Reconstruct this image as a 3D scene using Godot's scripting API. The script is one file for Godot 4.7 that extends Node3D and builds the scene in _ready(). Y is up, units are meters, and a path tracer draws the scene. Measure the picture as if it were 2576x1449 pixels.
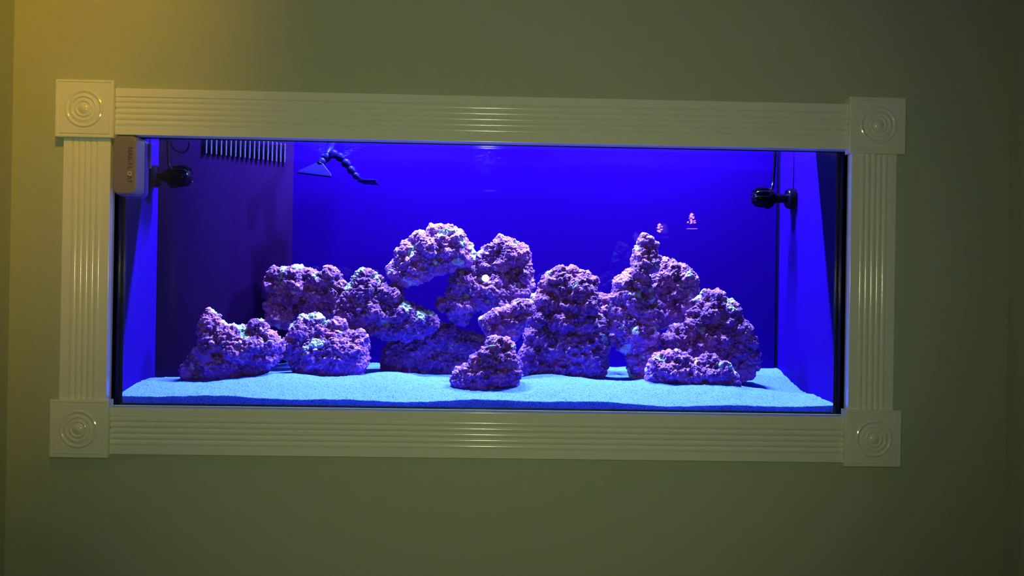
extends Node3D
# An in-wall reef aquarium behind a white picture-frame moulding, seen from a dim narrow hall.

var taken := {}
var M := {}


func V(x: float, y: float, z: float) -> Vector3:
	return Vector3(x, y, z)


func _ready() -> void:
	# --- camera
	var cam := Camera3D.new()
	cam.name = "camera"
	cam.fov = rad_to_deg(2.0 * atan(724.5 / 2100.0))
	cam.near = 0.02
	cam.far = 30.0
	cam.position = V(0.01719, -0.0259, 1.4973)
	cam.rotation = V(0.00292, -0.02337, 0.0163)
	add_child(cam)
	cam.current = true
	# --- environment: a closed room at night, no daylight
	var we := WorldEnvironment.new()
	we.name = "environment"
	var e := Environment.new()
	e.background_mode = Environment.BG_COLOR
	e.background_color = Color.BLACK
	e.tonemap_mode = Environment.TONE_MAPPER_LINEAR
	e.tonemap_exposure = 1.0
	e.sdfgi_enabled = true
	e.ssao_enabled = true
	e.ssil_enabled = true
	we.environment = e
	add_child(we)
	# --- light: the phone's flash beside the lens, the hall lamp up left, two reef lamps over the water
	flash_lamp(V(-0.0085, 0.0165, 1.49))
	hall_lamp(V(-0.3, 0.98, 1.0), V(-1.14, 0.46, 0.0))
	reef_lamp(-0.21)
	reef_lamp(0.36)

	materials()
	room()
	frame()
	tank()
	sand()
	overflow()
	rocks()
	pumps()
	nozzle()
	magnet_cleaner()
	hose_loop()
	glints()


func lin(r: float, g: float, b: float) -> Color:
	return Color(r, g, b).linear_to_srgb()


func materials() -> void:
	M.wall = mat("wall_paint", lin(0.40, 0.48, 0.33), 0.75)
	M.wall.heightmap_enabled = true
	M.wall.heightmap_texture = noise_tex(FastNoiseLite.TYPE_SIMPLEX, 0.05, 3, 256, 21)
	M.wall.heightmap_scale = 0.012
	tri(M.wall, 3.0)
	M.white = mat("trim_paint", lin(0.72, 0.80, 0.66), 0.14)
	M.white.metallic_specular = 0.5
	M.ceiling = mat("ceiling_paint", lin(0.7, 0.7, 0.66), 0.9)
	M.closet = mat("closet_paint", lin(0.2, 0.2, 0.22), 0.9)
	M.hall = mat("hall_paint", lin(0.20, 0.17, 0.09), 0.85)
	M.floor = mat("floor_boards", lin(0.22, 0.14, 0.08), 0.5)
	M.blue = mat("blue_back_paint", lin(0.0055, 0.0002, 0.076), 0.03)
	M.blue.metallic_specular = 0.2
	M.blue_side = mat("blue_side_paint", lin(0.0045, 0.0002, 0.075), 0.5)
	M.blue_side.metallic_specular = 0.05
	M.black = mat("black_silicone", lin(0.0008, 0.0004, 0.008), 0.8)
	M.black.metallic_specular = 0.04
	M.plastic = mat("black_plastic", lin(0.0010, 0.0004, 0.004), 0.22)
	M.plastic.metallic_specular = 0.14
	M.tooth = mat("slotted_edge_plastic", lin(0.012, 0.011, 0.04), 0.3)
	M.overflow = mat("overflow_plastic", lin(0.0055, 0.0009, 0.018), 0.25)
	M.overflow.metallic_specular = 0.06
	M.cleaner = mat("taupe_plastic", lin(0.22, 0.20, 0.24), 0.4)
	M.cleaner_white = mat("white_plastic", lin(0.09, 0.05, 0.24), 0.35)
	M.felt = mat("black_felt", lin(0.01, 0.01, 0.012), 0.9)
	M.ink = mat("grey_ink", lin(0.09, 0.08, 0.07), 0.7)
	M.silver_ink = mat("silver_ink", lin(0.75, 0.72, 0.7), 0.5)
	M.nozzle = mat("blue_grey_plastic", lin(0.0035, 0.0012, 0.045), 0.35)
	M.nozzle.metallic_specular = 0.1
	M.clear_hose = mat("clear_hose", lin(0.006, 0.003, 0.03), 0.2)
	M.clear_hose.metallic_specular = 0.2
	M.metal = mat("lamp_housing", lin(0.05, 0.05, 0.055), 0.4)
	M.glass = mat("glass", Color(0.02, 0.03, 0.03, 0.01), 0.0)
	M.glass.transparency = BaseMaterial3D.TRANSPARENCY_ALPHA
	M.glass.metallic_specular = 0.5
	M.water = mat("water", Color(0.02, 0.03, 0.1, 0.02), 0.0)
	M.water.transparency = BaseMaterial3D.TRANSPARENCY_ALPHA
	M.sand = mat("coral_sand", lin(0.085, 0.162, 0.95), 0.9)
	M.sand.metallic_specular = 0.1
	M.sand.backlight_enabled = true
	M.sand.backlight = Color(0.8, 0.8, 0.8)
	M.sand.albedo_texture = speck_tex()
	M.sand.heightmap_enabled = true
	M.sand.heightmap_texture = noise_tex(FastNoiseLite.TYPE_CELLULAR, 0.09, 2, 512, 5)
	M.sand.heightmap_scale = 0.09
	tri(M.sand, 5.0)
	M.rock = mat("live_rock_surface", Color.WHITE, 0.78)
	M.rock.metallic_specular = 0.12
	M.rock.vertex_color_use_as_albedo = true
	M.rock.heightmap_enabled = true
	M.rock.heightmap_texture = noise_tex(FastNoiseLite.TYPE_CELLULAR, 0.055, 4, 512, 8)
	M.rock.heightmap_scale = 0.34
	tri(M.rock, 9.0)


func mat(called: String, c: Color, rough: float) -> StandardMaterial3D:
	var m := StandardMaterial3D.new()
	m.resource_name = called
	m.albedo_color = c
	m.roughness = rough
	return m


func tri(m: StandardMaterial3D, k: float) -> void:
	m.uv1_triplanar = true
	m.uv1_world_triplanar = true
	m.uv1_scale = Vector3.ONE * k


func noise_tex(kind: int, freq: float, octaves: int, size: int, sd: int) -> NoiseTexture2D:
	var n := FastNoiseLite.new()
	n.noise_type = kind
	n.seed = sd
	n.frequency = freq
	n.fractal_octaves = octaves
	n.fractal_gain = 0.55
	n.cellular_return_type = FastNoiseLite.RETURN_DISTANCE
	var t := NoiseTexture2D.new()
	t.width = size
	t.height = size
	t.seamless = true
	t.noise = n
	return t


func speck_tex() -> ImageTexture:
	# pale coral grains with scattered dark ones
	var size := 1024
	var im := Image.create(size, size, false, Image.FORMAT_RGB8)
	im.fill(Color(0.93, 0.93, 0.93))
	var r := RandomNumberGenerator.new()
	r.seed = 77
	for i in 26000:
		var v := r.randf_range(0.72, 1.0)
		im.fill_rect(Rect2i(r.randi() % size, r.randi() % size, r.randi_range(2, 6), r.randi_range(2, 6)), Color(v, v, v))
	var n := FastNoiseLite.new()
	n.seed = 4
	n.frequency = 0.02
	for i in 4200:
		var x := r.randi() % size
		var y := r.randi() % size
		if n.get_noise_2d(x, y) < r.randf_range(-0.5, 0.25):
			continue
		var v := r.randf_range(0.08, 0.5)
		var w := r.randi_range(3, 9)
		im.fill_rect(Rect2i(x, y, w, r.randi_range(2, 6)), Color(v * 0.9, v, v))
		im.fill_rect(Rect2i(x + r.randi_range(-2, 3), y + 2, int(w * 0.6) + 1, 3), Color(v * 0.9, v, v))
	return ImageTexture.create_from_image(im)


# ---------------------------------------------------------------- naming
func numbered(called: String) -> String:
	var n: int = taken.get(called, 0)
	taken[called] = n + 1
	return called if n == 0 else "%s_%03d" % [called, n]


func tag(o: Node3D, label: String, category: String, group := "", kind := "") -> Node3D:
	o.set_meta("label", label)
	if category:
		o.set_meta("category", category)
	if group:
		o.set_meta("group", group)
	if kind:
		o.set_meta("kind", kind)
	return o


func thing(called: String, at: Vector3, label: String, category: String, group := "") -> Node3D:
	var o := Node3D.new()
	o.name = numbered(called)
	o.position = at
	add_child(o)
	return tag(o, label, category, group)


func put(called: String, mesh: Mesh, m: Material, parent: Node = null, at := Vector3.ZERO) -> MeshInstance3D:
	var o := MeshInstance3D.new()
	o.name = called if parent else numbered(called)
	o.mesh = mesh
	o.material_override = m
	o.position = at
	o.cast_shadow = GeometryInstance3D.SHADOW_CASTING_SETTING_ON
	(parent if parent else self).add_child(o, true)
	return o


func structure(called: String, soup: PackedVector3Array, m: Material, label: String) -> MeshInstance3D:
	var o := put(called, bake(soup), m)
	tag(o, label, "", "", "structure")
	return o


# ---------------------------------------------------------------- shapes: triangle soups, outward counter-clockwise
func outward(s: PackedVector3Array) -> PackedVector3Array:
	var v := 0.0
	var c := s[0]
	for i in range(0, s.size(), 3):
		v += (s[i] - c).dot((s[i + 1] - c).cross(s[i + 2] - c))
	if v < 0.0:
		for i in range(0, s.size(), 3):
			var t := s[i + 1]
			s[i + 1] = s[i + 2]
			s[i + 2] = t
	return s


func box(c: Vector3, size: Vector3, bev := 0.0) -> PackedVector3Array:
	var h := size / 2.0
	var r := PackedVector2Array()
	var b := minf(bev, minf(h.x, h.y) * 0.9)
	if b <= 0.0:
		r = PackedVector2Array([Vector2(-h.x, -h.y), Vector2(h.x, -h.y), Vector2(h.x, h.y), Vector2(-h.x, h.y)])
		return extrude(r, -h.z, h.z, Transform3D(Basis(), c))
	var rings := []
	for k in [[-h.z, b], [-h.z + b, 0.0], [h.z - b, 0.0], [h.z, b]]:
		var q: float = k[1]
		var ring := PackedVector3Array()
		for p in rounded_rect(h.x - q, h.y - q, b, 2):
			ring.append(c + V(p.x, p.y, k[0]))
		rings.append(ring)
	return loft(rings)


func rounded_rect(hx: float, hy: float, r: float, n: int) -> PackedVector2Array:
	var o := PackedVector2Array()
	for k in 4:
		var cx := (hx - r) * (1.0 if k == 0 or k == 3 else -1.0)
		var cy := (hy - r) * (1.0 if k < 2 else -1.0)
		for i in n + 1:
			var a := PI / 2.0 * (k + float(i) / n)
			o.append(Vector2(cx + r * cos(a), cy + r * sin(a)))
	return o


func extrude(poly: PackedVector2Array, z0: float, z1: float, t := Transform3D()) -> PackedVector3Array:
	var s := PackedVector3Array()
	var n := poly.size()
	for i in n:
		var a := poly[i]
		var b := poly[(i + 1) % n]
		var p := [t * V(a.x, a.y, z0), t * V(b.x, b.y, z0), t * V(b.x, b.y, z1), t * V(a.x, a.y, z1)]
		s.append_array([p[0], p[1], p[2], p[0], p[2], p[3]])
	var cap := Geometry2D.triangulate_polygon(poly)
	var ccw := not Geometry2D.is_polygon_clockwise(poly)
	for i in range(0, cap.size(), 3):
		var a := poly[cap[i]]
		var b := poly[cap[i + 1]]
		var c := poly[cap[i + 2]]
		if ((b - a).cross(c - a) > 0.0) != ccw:
			var q := b
			b = c
			c = q
		s.append_array([t * V(a.x, a.y, z1), t * V(b.x, b.y, z1), t * V(c.x, c.y, z1)])
		s.append_array([t * V(a.x, a.y, z0), t * V(c.x, c.y, z0), t * V(b.x, b.y, z0)])
	return outward(s)


func loft(rings: Array, caps := true) -> PackedVector3Array:
	var s := PackedVector3Array()
	for k in rings.size() - 1:
		var a: PackedVector3Array = rings[k]
		var b: PackedVector3Array = rings[k + 1]
		var n := a.size()
		for i in n:
			var j := (i + 1) % n
			s.append_array([a[i], a[j], b[j], a[i], b[j], b[i]])
	if caps:
		for end in [0, rings.size() - 1]:
			var a: PackedVector3Array = rings[end]
			var c := Vector3.ZERO
			for p in a:
				c += p / a.size()
			for i in a.size():
				var j := (i + 1) % a.size()
				if end == 0:
					s.append_array([c, a[j], a[i]])
				else:
					s.append_array([c, a[i], a[j]])
	return outward(s)


func lathe(profile: PackedVector2Array, segs: int, t := Transform3D()) -> PackedVector3Array:
	# (radius, height) pairs turned round z
	var rings := []
	for p in profile:
		var ring := PackedVector3Array()
		for i in segs:
			var a := TAU * i / segs
			ring.append(t * V(p.x * cos(a), p.x * sin(a), p.y))
		rings.append(ring)
	return loft(rings)


func tube(path: PackedVector3Array, r: float, segs := 8) -> PackedVector3Array:
	var rings := []
	for k in path.size():
		var d := (path[mini(k + 1, path.size() - 1)] - path[maxi(k - 1, 0)]).normalized()
		var u := d.cross(V(0.31, 0.22, 0.93)).normalized()
		var w := d.cross(u)
		var ring := PackedVector3Array()
		for i in segs:
			var a := TAU * i / segs
			ring.append(path[k] + (u * cos(a) + w * sin(a)) * r)
		rings.append(ring)
	return loft(rings)


func curve(pts: Array, n: int) -> PackedVector3Array:
	# Catmull-Rom through the points
	var o := PackedVector3Array()
	for k in pts.size() - 1:
		for i in n:
			o.append(pts[k].cubic_interpolate(pts[k + 1], pts[maxi(k - 1, 0)], pts[mini(k + 2, pts.size() - 1)], float(i) / n))
	o.append(pts[-1])
	return o


func along(axis: Vector3, at: Vector3) -> Transform3D:
	# z axis of the shape turned to «axis»
	var z := axis.normalized()
	var x := z.cross(V(0, 1, 0) if absf(z.y) < 0.9 else V(1, 0, 0)).normalized()
	return Transform3D(Basis(x, z.cross(x), z), at)


func bake(s: PackedVector3Array, crease := 40.0) -> ArrayMesh:
	var limit := cos(deg_to_rad(crease))
	var nf := s.size() / 3
	var fn := PackedVector3Array()
	var unit := PackedVector3Array()
	fn.resize(nf)
	unit.resize(nf)
	var at := {}
	for f in nf:
		fn[f] = (s[f * 3 + 1] - s[f * 3]).cross(s[f * 3 + 2] - s[f * 3])
		unit[f] = fn[f].normalized()
		for k in 3:
			var key := Vector3i((s[f * 3 + k] * 100000.0).round())
			if not at.has(key):
				at[key] = PackedInt32Array()
			at[key].append(f)
	var pos := PackedVector3Array()
	var nor := PackedVector3Array()
	for f in nf:
		if fn[f].length_squared() < 1e-22:
			continue
		for k in [0, 2, 1]:
			var p := s[f * 3 + k]
			var n := Vector3.ZERO
			for g in at[Vector3i((p * 100000.0).round())]:
				if unit[g].dot(unit[f]) > limit:
					n += fn[g]
			pos.append(p)
			nor.append(n.normalized())
	var a := []
	a.resize(Mesh.ARRAY_MAX)
	a[Mesh.ARRAY_VERTEX] = pos
	a[Mesh.ARRAY_NORMAL] = nor
	var m := ArrayMesh.new()
	m.add_surface_from_arrays(Mesh.PRIMITIVE_TRIANGLES, a)
	return m


func indexed(v: PackedVector3Array, idx: PackedInt32Array, colors := PackedColorArray()) -> ArrayMesh:
	# faces wound clockwise; smooth normals
	var n := normals(v, idx)
	var a := []
	a.resize(Mesh.ARRAY_MAX)
	a[Mesh.ARRAY_VERTEX] = v
	a[Mesh.ARRAY_NORMAL] = n
	a[Mesh.ARRAY_INDEX] = idx
	if colors.size():
		a[Mesh.ARRAY_COLOR] = colors
	var m := ArrayMesh.new()
	m.add_surface_from_arrays(Mesh.PRIMITIVE_TRIANGLES, a)
	return m


func normals(v: PackedVector3Array, idx: PackedInt32Array) -> PackedVector3Array:
	var n := PackedVector3Array()
	n.resize(v.size())
	for i in range(0, idx.size(), 3):
		var a := idx[i]
		var b := idx[i + 1]
		var c := idx[i + 2]
		var f := (v[c] - v[a]).cross(v[b] - v[a])
		n[a] += f
		n[b] += f
		n[c] += f
	for i in n.size():
		n[i] = n[i].normalized()
	return n


# ---------------------------------------------------------------- lights
func glow(c: Color, k: float) -> StandardMaterial3D:
	var m := mat("lamp_glow", Color.BLACK, 0.5)
	m.emission_enabled = true
	m.emission = c
	m.emission_energy_multiplier = k
	return m


func flash_lamp(at: Vector3) -> void:
	var o := thing("flash_lamp", at, "small round white phone flash, seen only as the bright spot mirrored in the glass", "lamp")
	var c := lin(0.95, 1.0, 0.5)
	put("lens", bake(lathe(PackedVector2Array([Vector2(0.0001, -0.004), Vector2(0.011, -0.004), Vector2(0.011, 0.0), Vector2(0.006, 0.003), Vector2(0.0001, 0.004)]), 24, along(V(0, 0, -1), Vector3.ZERO))), glow(lin(1, 1, 0.85), 30.0), o)
	var l := SpotLight3D.new()
	l.name = "flash_beam"
	l.light_color = c
	l.light_energy = 0.42
	l.light_size = 0.012
	l.spot_range = 12.0
	l.spot_attenuation = 2.0
	l.spot_angle = 50.0
	l.spot_angle_attenuation = 1.0
	l.shadow_enabled = true
	l.position = V(0, 0, -0.006)
	o.add_child(l)


func hall_lamp(at: Vector3, aim: Vector3) -> void:
	var o := thing("hall_lamp", at, "warm ceiling spot lamp out of frame that lights the upper left wall yellow", "lamp")
	var c := lin(1.0, 0.47, 0.01)
	put("can", bake(lathe(PackedVector2Array([Vector2(0.0001, 0.03), Vector2(0.05, 0.03), Vector2(0.05, 0.07), Vector2(0.0001, 0.07)]), 24, Transform3D(Basis(V(1, 0, 0), V(0, 0, 1), V(0, 1, 0)), Vector3.ZERO))), mat("lamp_housing", lin(0.05, 0.05, 0.055), 0.4), o)
	put("bulb", bake(lathe(PackedVector2Array([Vector2(0.0001, -0.03), Vector2(0.02, -0.022), Vector2(0.03, 0.0), Vector2(0.022, 0.022), Vector2(0.0001, 0.03)]), 20)), glow(c, 3.0), o)
	var l := SpotLight3D.new()
	l.name = "hall_light"
	l.light_color = c
	l.light_energy = 1.2
	l.light_size = 0.08
	l.spot_range = 12.0
	l.spot_attenuation = 2.0
	l.spot_angle = 36.0
	l.spot_angle_attenuation = 1.0
	l.shadow_enabled = true
	l.look_at_from_position(Vector3.ZERO, aim - at)
	o.add_child(l)


func reef_lamp(x: float) -> void:
	var at := V(x, 0.66, -0.25)
	var o := thing("reef_lamp", at, "blue aquarium lamp hanging over the %s half of the water" % ("left" if x < 0 else "right"), "lamp", "lamps over the water")
	put("housing", bake(box(V(0, 0.02, 0.005), V(0.30, 0.035, 0.18), 0.006)), mat("lamp_housing", lin(0.05, 0.05, 0.055), 0.4), o)
	for s in [-1, 1]:
		put("hanger", bake(tube(PackedVector3Array([V(s * 0.12, 0.03, -0.015), V(s * 0.12, 0.216, -0.015)]), 0.003, 8)), mat("hanger_steel", lin(0.2, 0.2, 0.2), 0.4), o)
	put("shade", bake(box(V(0, -0.17, 0.0965), V(0.72, 0.40, 0.003), 0.001)), mat("lamp_shade_black", lin(0.01, 0.01, 0.01), 0.8), o)
	put("panel", bake(box(V(0, 0.001, 0), V(0.26, 0.004, 0.02))), glow(lin(0.33, 0.55, 1.0), 2.0), o)
	var l := AreaLight3D.new()
	l.name = "reef_light"
	l.light_color = lin(0.30, 0.48, 1.0)
	l.area_size = Vector2(0.24, 0.012)
	l.area_normalize_energy = true
	l.light_energy = 12.5
	l.area_range = 12.0
	l.shadow_enabled = true
	l.position = V(0, -0.004, 0)
	l.rotation = V(-PI / 2, 0, 0)
	o.add_child(l)


# ---------------------------------------------------------------- the room
func room() -> void:
	# wall with the opening for the tank: four pieces joined round the hole
	var w := PackedVector3Array()
	var T := 0.0135
	var hole := Rect2(-0.6615, -0.2425, 1.3235, 0.480)
	for q in [[-0.837, -1.45, hole.position.x, 1.05], [hole.end.x, -1.45, 0.955, 1.05], [hole.position.x, -1.45, hole.end.x, hole.position.y], [hole.position.x, hole.end.y, hole.end.x, 1.05]]:
		w.append_array(box(V((q[0] + q[2]) / 2, (q[1] + q[3]) / 2, -T / 2), V(q[2] - q[0], q[3] - q[1], T)))
	structure("wall_back", w, M.wall, "plain greenish beige painted wall around the framed aquarium")
	# side walls of the niche, then the wider room behind the camera
	structure("wall_left", box(V(-0.887, -0.2, 0.5935), V(0.1, 2.5, 1.214)), M.wall, "narrow strip of orange lit wall at the left edge of the photo")
	structure("wall_right", box(V(1.005, -0.2, 0.5935), V(0.1, 2.5, 1.214)), M.wall, "narrow dim strip of wall at the right edge of the photo")
	structure("wall_left_wing", box(V(-1.737, -0.2, 1.15), V(1.6, 2.5, 0.1)), M.hall, "wall left of the niche behind the camera")
	structure("wall_right_wing", box(V(1.855, -0.2, 1.15), V(1.6, 2.5, 0.1)), M.hall, "wall right of the niche behind the camera")
	structure("wall_left_far", box(V(-2.587, -0.2, 2.5), V(0.1, 2.5, 2.8)), M.hall, "left wall of the room behind the camera")
	structure("wall_right_far", box(V(2.705, -0.2, 2.5), V(0.1, 2.5, 2.8)), M.hall, "right wall of the room behind the camera")
	structure("wall_front", box(V(0.059, -0.2, 3.95), V(5.4, 2.5, 0.1)), M.hall, "wall of the room behind the camera")
	structure("floor", box(V(0.059, -1.5, 1.7), V(5.6, 0.1, 4.8)), M.floor, "dark floor below the picture")
	structure("ceiling", box(V(0.059, 1.1, 1.7), V(5.6, 0.1, 4.8)), M.ceiling, "pale ceiling above the picture")
	# the dark closet the tank stands in
	structure("wall_closet_back", box(V(0, 0.25, -0.6), V(1.6, 1.4, 0.05)), M.closet, "closet wall behind the aquarium")
	structure("wall_closet_left", box(V(-0.77, 0.25, -0.295), V(0.05, 1.4, 0.56)), M.closet, "closet wall left of the aquarium")
	structure("wall_closet_right", box(V(0.77, 0.25, -0.295), V(0.05, 1.4, 0.56)), M.closet, "closet wall right of the aquarium")
	structure("ceiling_closet", box(V(0, 0.9, -0.295), V(1.5, 0.05, 0.56)), M.closet, "closet ceiling above the aquarium lamps")
	structure("floor_closet", box(V(0, -0.33, -0.295), V(1.5, 0.1, 0.56)), M.closet, "closet shelf that carries the aquarium")


# ---------------------------------------------------------------- the white frame
func casing_profile() -> PackedVector2Array:
	# across the board: flat, five beads, flat
	var w := 0.0826
	var t := 0.0118
	var o := PackedVector2Array([Vector2(0, 0), Vector2(0, t - 0.0016), Vector2(0.0005, t - 0.0005), Vector2(0.0016, t), Vector2(0.0150, t), Vector2(0.0154, t - 0.0016)])
	for b in 5:
		var x0 := 0.0156 + b * 0.01028
		for i in 9:
			var u := float(i) / 8.0
			o.append(Vector2(x0 + 0.01028 * u, t - 0.0021 + 0.0023 * pow(sin(PI * u), 0.75)))
	o.append_array([Vector2(w - 0.0154, t - 0.0016), Vector2(w - 0.0150, t), Vector2(w - 0.0016, t), Vector2(w - 0.0005, t - 0.0005), Vector2(w, t - 0.0016), Vector2(w, 0)])
	return o


func frame() -> void:
	var f := thing("aquarium_surround", Vector3.ZERO, "white picture-frame moulding of fluted boards with rosette corner blocks around the aquarium", "picture frame")
	var p := casing_profile()
	# local x = across the board, y = out of the wall, z = along the board
	var rail := bake(extrude(p, -0.6515, 0.6515, Transform3D(Basis(V(0, 1, 0), V(0, 0, 1), V(1, 0, 0)), Vector3.ZERO)), 32.0)
	var top := put("fluted_board", rail, M.white, f, V(0, 0.2372, 0))
	top.set_meta("label", "upper fluted board")
	var low := put("fluted_board", rail, M.white, f, V(0, -0.3258, 0))
	low.set_meta("label", "lower fluted board")
	var post := bake(extrude(p, -0.2296, 0.2296, Transform3D(Basis(V(1, 0, 0), V(0, 0, 1), V(0, -1, 0)), Vector3.ZERO)), 32.0)
	var lft := put("fluted_board", post, M.white, f, V(-0.7415, 0, 0))
	lft.set_meta("label", "left fluted board")
	var rgt := put("fluted_board", post, M.white, f, V(0.6590, 0, 0))
	rgt.set_meta("label", "right fluted board")
	# corner blocks: stepped border, turned rosette
	var h := 0.0508
	var rings := []
	for k in [[h, 0.0], [h, 0.0185], [h - 0.0012, 0.0200], [h - 0.0040, 0.0205], [h - 0.0048, 0.0190], [h - 0.0060, 0.0186], [h - 0.0072, 0.0205], [h - 0.0085, 0.0210]]:
		var s: float = k[0]
		rings.append(PackedVector3Array([V(-s, -s, k[1]), V(s, -s, k[1]), V(s, s, k[1]), V(-s, s, k[1])]))
	var body := bake(loft(rings), 30.0)
	var prof := PackedVector2Array()
	for q in [[33.5, -1.0], [33.5, 0.0], [32.6, 1.5], [31.0, 2.3], [29.2, 2.0], [27.8, 1.0], [26.8, 0.4], [24.5, 0.9], [22.3, 1.9], [21.0, 2.4], [20.3, 2.0], [19.6, 0.3], [17.8, 0.2], [15.8, 0.9], [15.0, 2.0], [13.6, 2.6], [12.2, 2.2], [11.2, 0.9], [10.4, 0.6], [9.2, 1.5], [7.0, 3.0], [4.0, 4.3], [1.5, 4.8], [0.05, 4.9]]:
		prof.append(Vector2(q[0] * 0.001, q[1] * 0.001))
	var ros := bake(lathe(prof, 72, Transform3D(Basis(), V(0, 0, 0.0208))), 32.0)
	for c in [[-1, 1, "upper left"], [1, 1, "upper right"], [-1, -1, "lower left"], [1, -1, "lower right"]]:
		var b := put("corner_block", body, M.white, f, V(c[0] * 0.7023, c[1] * 0.2804, 0))
		b.set_meta("label", c[2] + " corner block")
		put("rosette", ros, M.white, b)


# ---------------------------------------------------------------- the tank
const XI := 0.655
const ZB := -0.355
const SURF := 0.2535


func tank() -> void:
	var t := thing("aquarium", V(0, -0.26, -0.19), "long glass aquarium with blue back and sides, set into the wall behind the white frame", "aquarium")
	var o := V(0, 0.26, 0.19)
	put("front_pane", bake(box(o + V(0, 0.03, -0.0188), V(1.336, 0.58, 0.0096))), M.glass, t)
	put("back_panel", bake(box(o + V(0, 0.03, ZB - 0.005), V(1.336, 0.58, 0.01))), M.blue, t)
	for s in [-1, 1]:
		var p := put("side_panel", bake(box(o + V(s * (XI + 0.0065), 0.03, (ZB - 0.024) / 2), V(0.013, 0.58, -0.024 - ZB))), M.blue_side, t)
		p.set_meta("label", "left blue side panel" if s < 0 else "right blue side panel")
	put("bottom_panel", bake(box(o + V(0, -0.265, (ZB - 0.024) / 2), V(1.336, 0.01, -0.024 - ZB))), M.black, t)
	# black silicone seams in the corners, black rims above and below
	for s in [-1, 1]:
		for zz in [-0.0238, ZB]:
			var d := 1.0 if zz < -0.1 else -1.0
			var a := 0.0085 if zz > -0.1 else 0.0058
			var q := PackedVector2Array([Vector2(s * XI, zz), Vector2(s * (XI - a), zz)])
			for i in range(1, 5):
				var u := PI / 2 * i / 4.0
				q.append(Vector2(s * (XI - a * (1 - sin(u)) * 0.75), zz + d * a * (1 - cos(u)) * 0.75))
			q.append(Vector2(s * XI, zz + d * a))
			put("silicone_seam", bake(extrude(q, -0.315, 0.255, Transform3D(Basis(V(1, 0, 0), V(0, 0, 1), V(0, -1, 0)), o))), M.black, t)
	for s in [-1, 1]:
		put("edge_strip", bake(box(o + V(s * 0.6592, 0, -0.0137), V(0.0076, 0.50, 0.0003))), M.black, t)
	put("rim", bake(box(o + V(0, 0.262, -0.026), V(1.31, 0.048, 0.004))), M.black, t)
	put("rim", bake(box(o + V(0, -0.2545, -0.0262), V(1.31, 0.029, 0.004))), M.black, t)
	# water surface, seen from below, with small ripples
	var n := FastNoiseLite.new()
	n.seed = 12
	n.frequency = 34.0
	n.fractal_octaves = 4
	n.fractal_gain = 0.45
	var v := PackedVector3Array()
	var idx := PackedInt32Array()
	var nx := 560
	var nz := 150
	for j in nz + 1:
		for i in nx + 1:
			var x := lerpf(-XI + 0.001, XI - 0.001, float(i) / nx)
			var z := lerpf(-0.0285, ZB + 0.001, float(j) / nz)
			v.append(V(x, SURF + 0.0011 * n.get_noise_2d(x, z), z))
	for j in nz:
		for i in nx:
			var a := j * (nx + 1) + i
			idx.append_array([a, a + nx + 1, a + 1, a + 1, a + nx + 1, a + nx + 2])
	var w := put("water_surface", indexed(v, idx), M.water)
	tag(w, "rippled water surface seen from below along the top of the tank", "water", "", "stuff")


# height of the sand ridge in front of the rocks, left to right
const CREST := [-0.211, -0.2105, -0.2095, -0.205, -0.198, -0.1985, -0.203, -0.1985, -0.194, -0.203, -0.206, -0.211, -0.202, -0.192, -0.196, -0.200, -0.200, -0.199, -0.1985, -0.200, -0.211, -0.2205, -0.223]


func sand_height(x: float, z: float, n: FastNoiseLite) -> float:
	var t := clampf((x + XI) / (2.0 * XI), 0.0, 1.0) * (CREST.size() - 1)
	var i := mini(int(t), CREST.size() - 2)
	var crest := cubic_interpolate(CREST[i], CREST[i + 1], CREST[maxi(i - 1, 0)], CREST[mini(i + 2, CREST.size() - 1)], t - i)
	var front := -0.2285 + 0.0022 * sin(x * 11.0 + 0.6) + 0.0018 * sin(x * 27.0 + 2.0) - 0.0022 * smoothstep(0.2, 0.55, x) + 0.002 * smoothstep(-0.5, -0.64, x)
	var zc := -0.145 + 0.045 * exp(-pow((x - 0.005) / 0.07, 2.0))
	var k := clampf((-0.025 - z) / (-0.025 - zc), 0.0, 1.0)
	var h := lerpf(front, crest, sin(k * PI / 2.0))
	var back := smoothstep(zc, ZB, z)
	h = lerpf(h, -0.1915, back) - 0.006 * sin(back * PI)
	h += 0.0035 * n.get_noise_2d(x * 1.3, z * 2.0) * k
	h += 0.0012 * n.get_noise_2d(x * 4.0 + 9.0, z * 5.0)
	return h


func sand() -> void:
	var n := FastNoiseLite.new()
	n.seed = 31
	n.frequency = 7.0
	n.fractal_octaves = 4
	var g := FastNoiseLite.new()
	g.seed = 9
	g.frequency = 260.0
	g.fractal_octaves = 2
	var v := PackedVector3Array()
	var idx := PackedInt32Array()
	var nx := 520
	var nz := 132
	var x0 := -XI + 0.0005
	var z0 := -0.0245
	for j in nz + 3:
		for i in nx + 1:
			var x := lerpf(x0, -x0, float(i) / nx)
			var z := lerpf(z0, ZB + 0.0005, clampf(float(j - 2) / nz, 0.0, 1.0))
			var y := sand_height(x, z, n) + 0.0009 * g.get_noise_2d(x, z)
			if j == 0:
				y = -0.26
			elif j == 1:
				y -= 0.0012
			v.append(V(x, y, z))
	for j in nz + 2:
		for i in nx:
			var a := j * (nx + 1) + i
			idx.append_array([a, a + nx + 1, a + 1, a + 1, a + nx + 1, a + nx + 2])
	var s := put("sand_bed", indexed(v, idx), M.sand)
	tag(s, "pale cyan lit coral sand with dark specks covering the tank bottom", "sand", "", "stuff")


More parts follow.
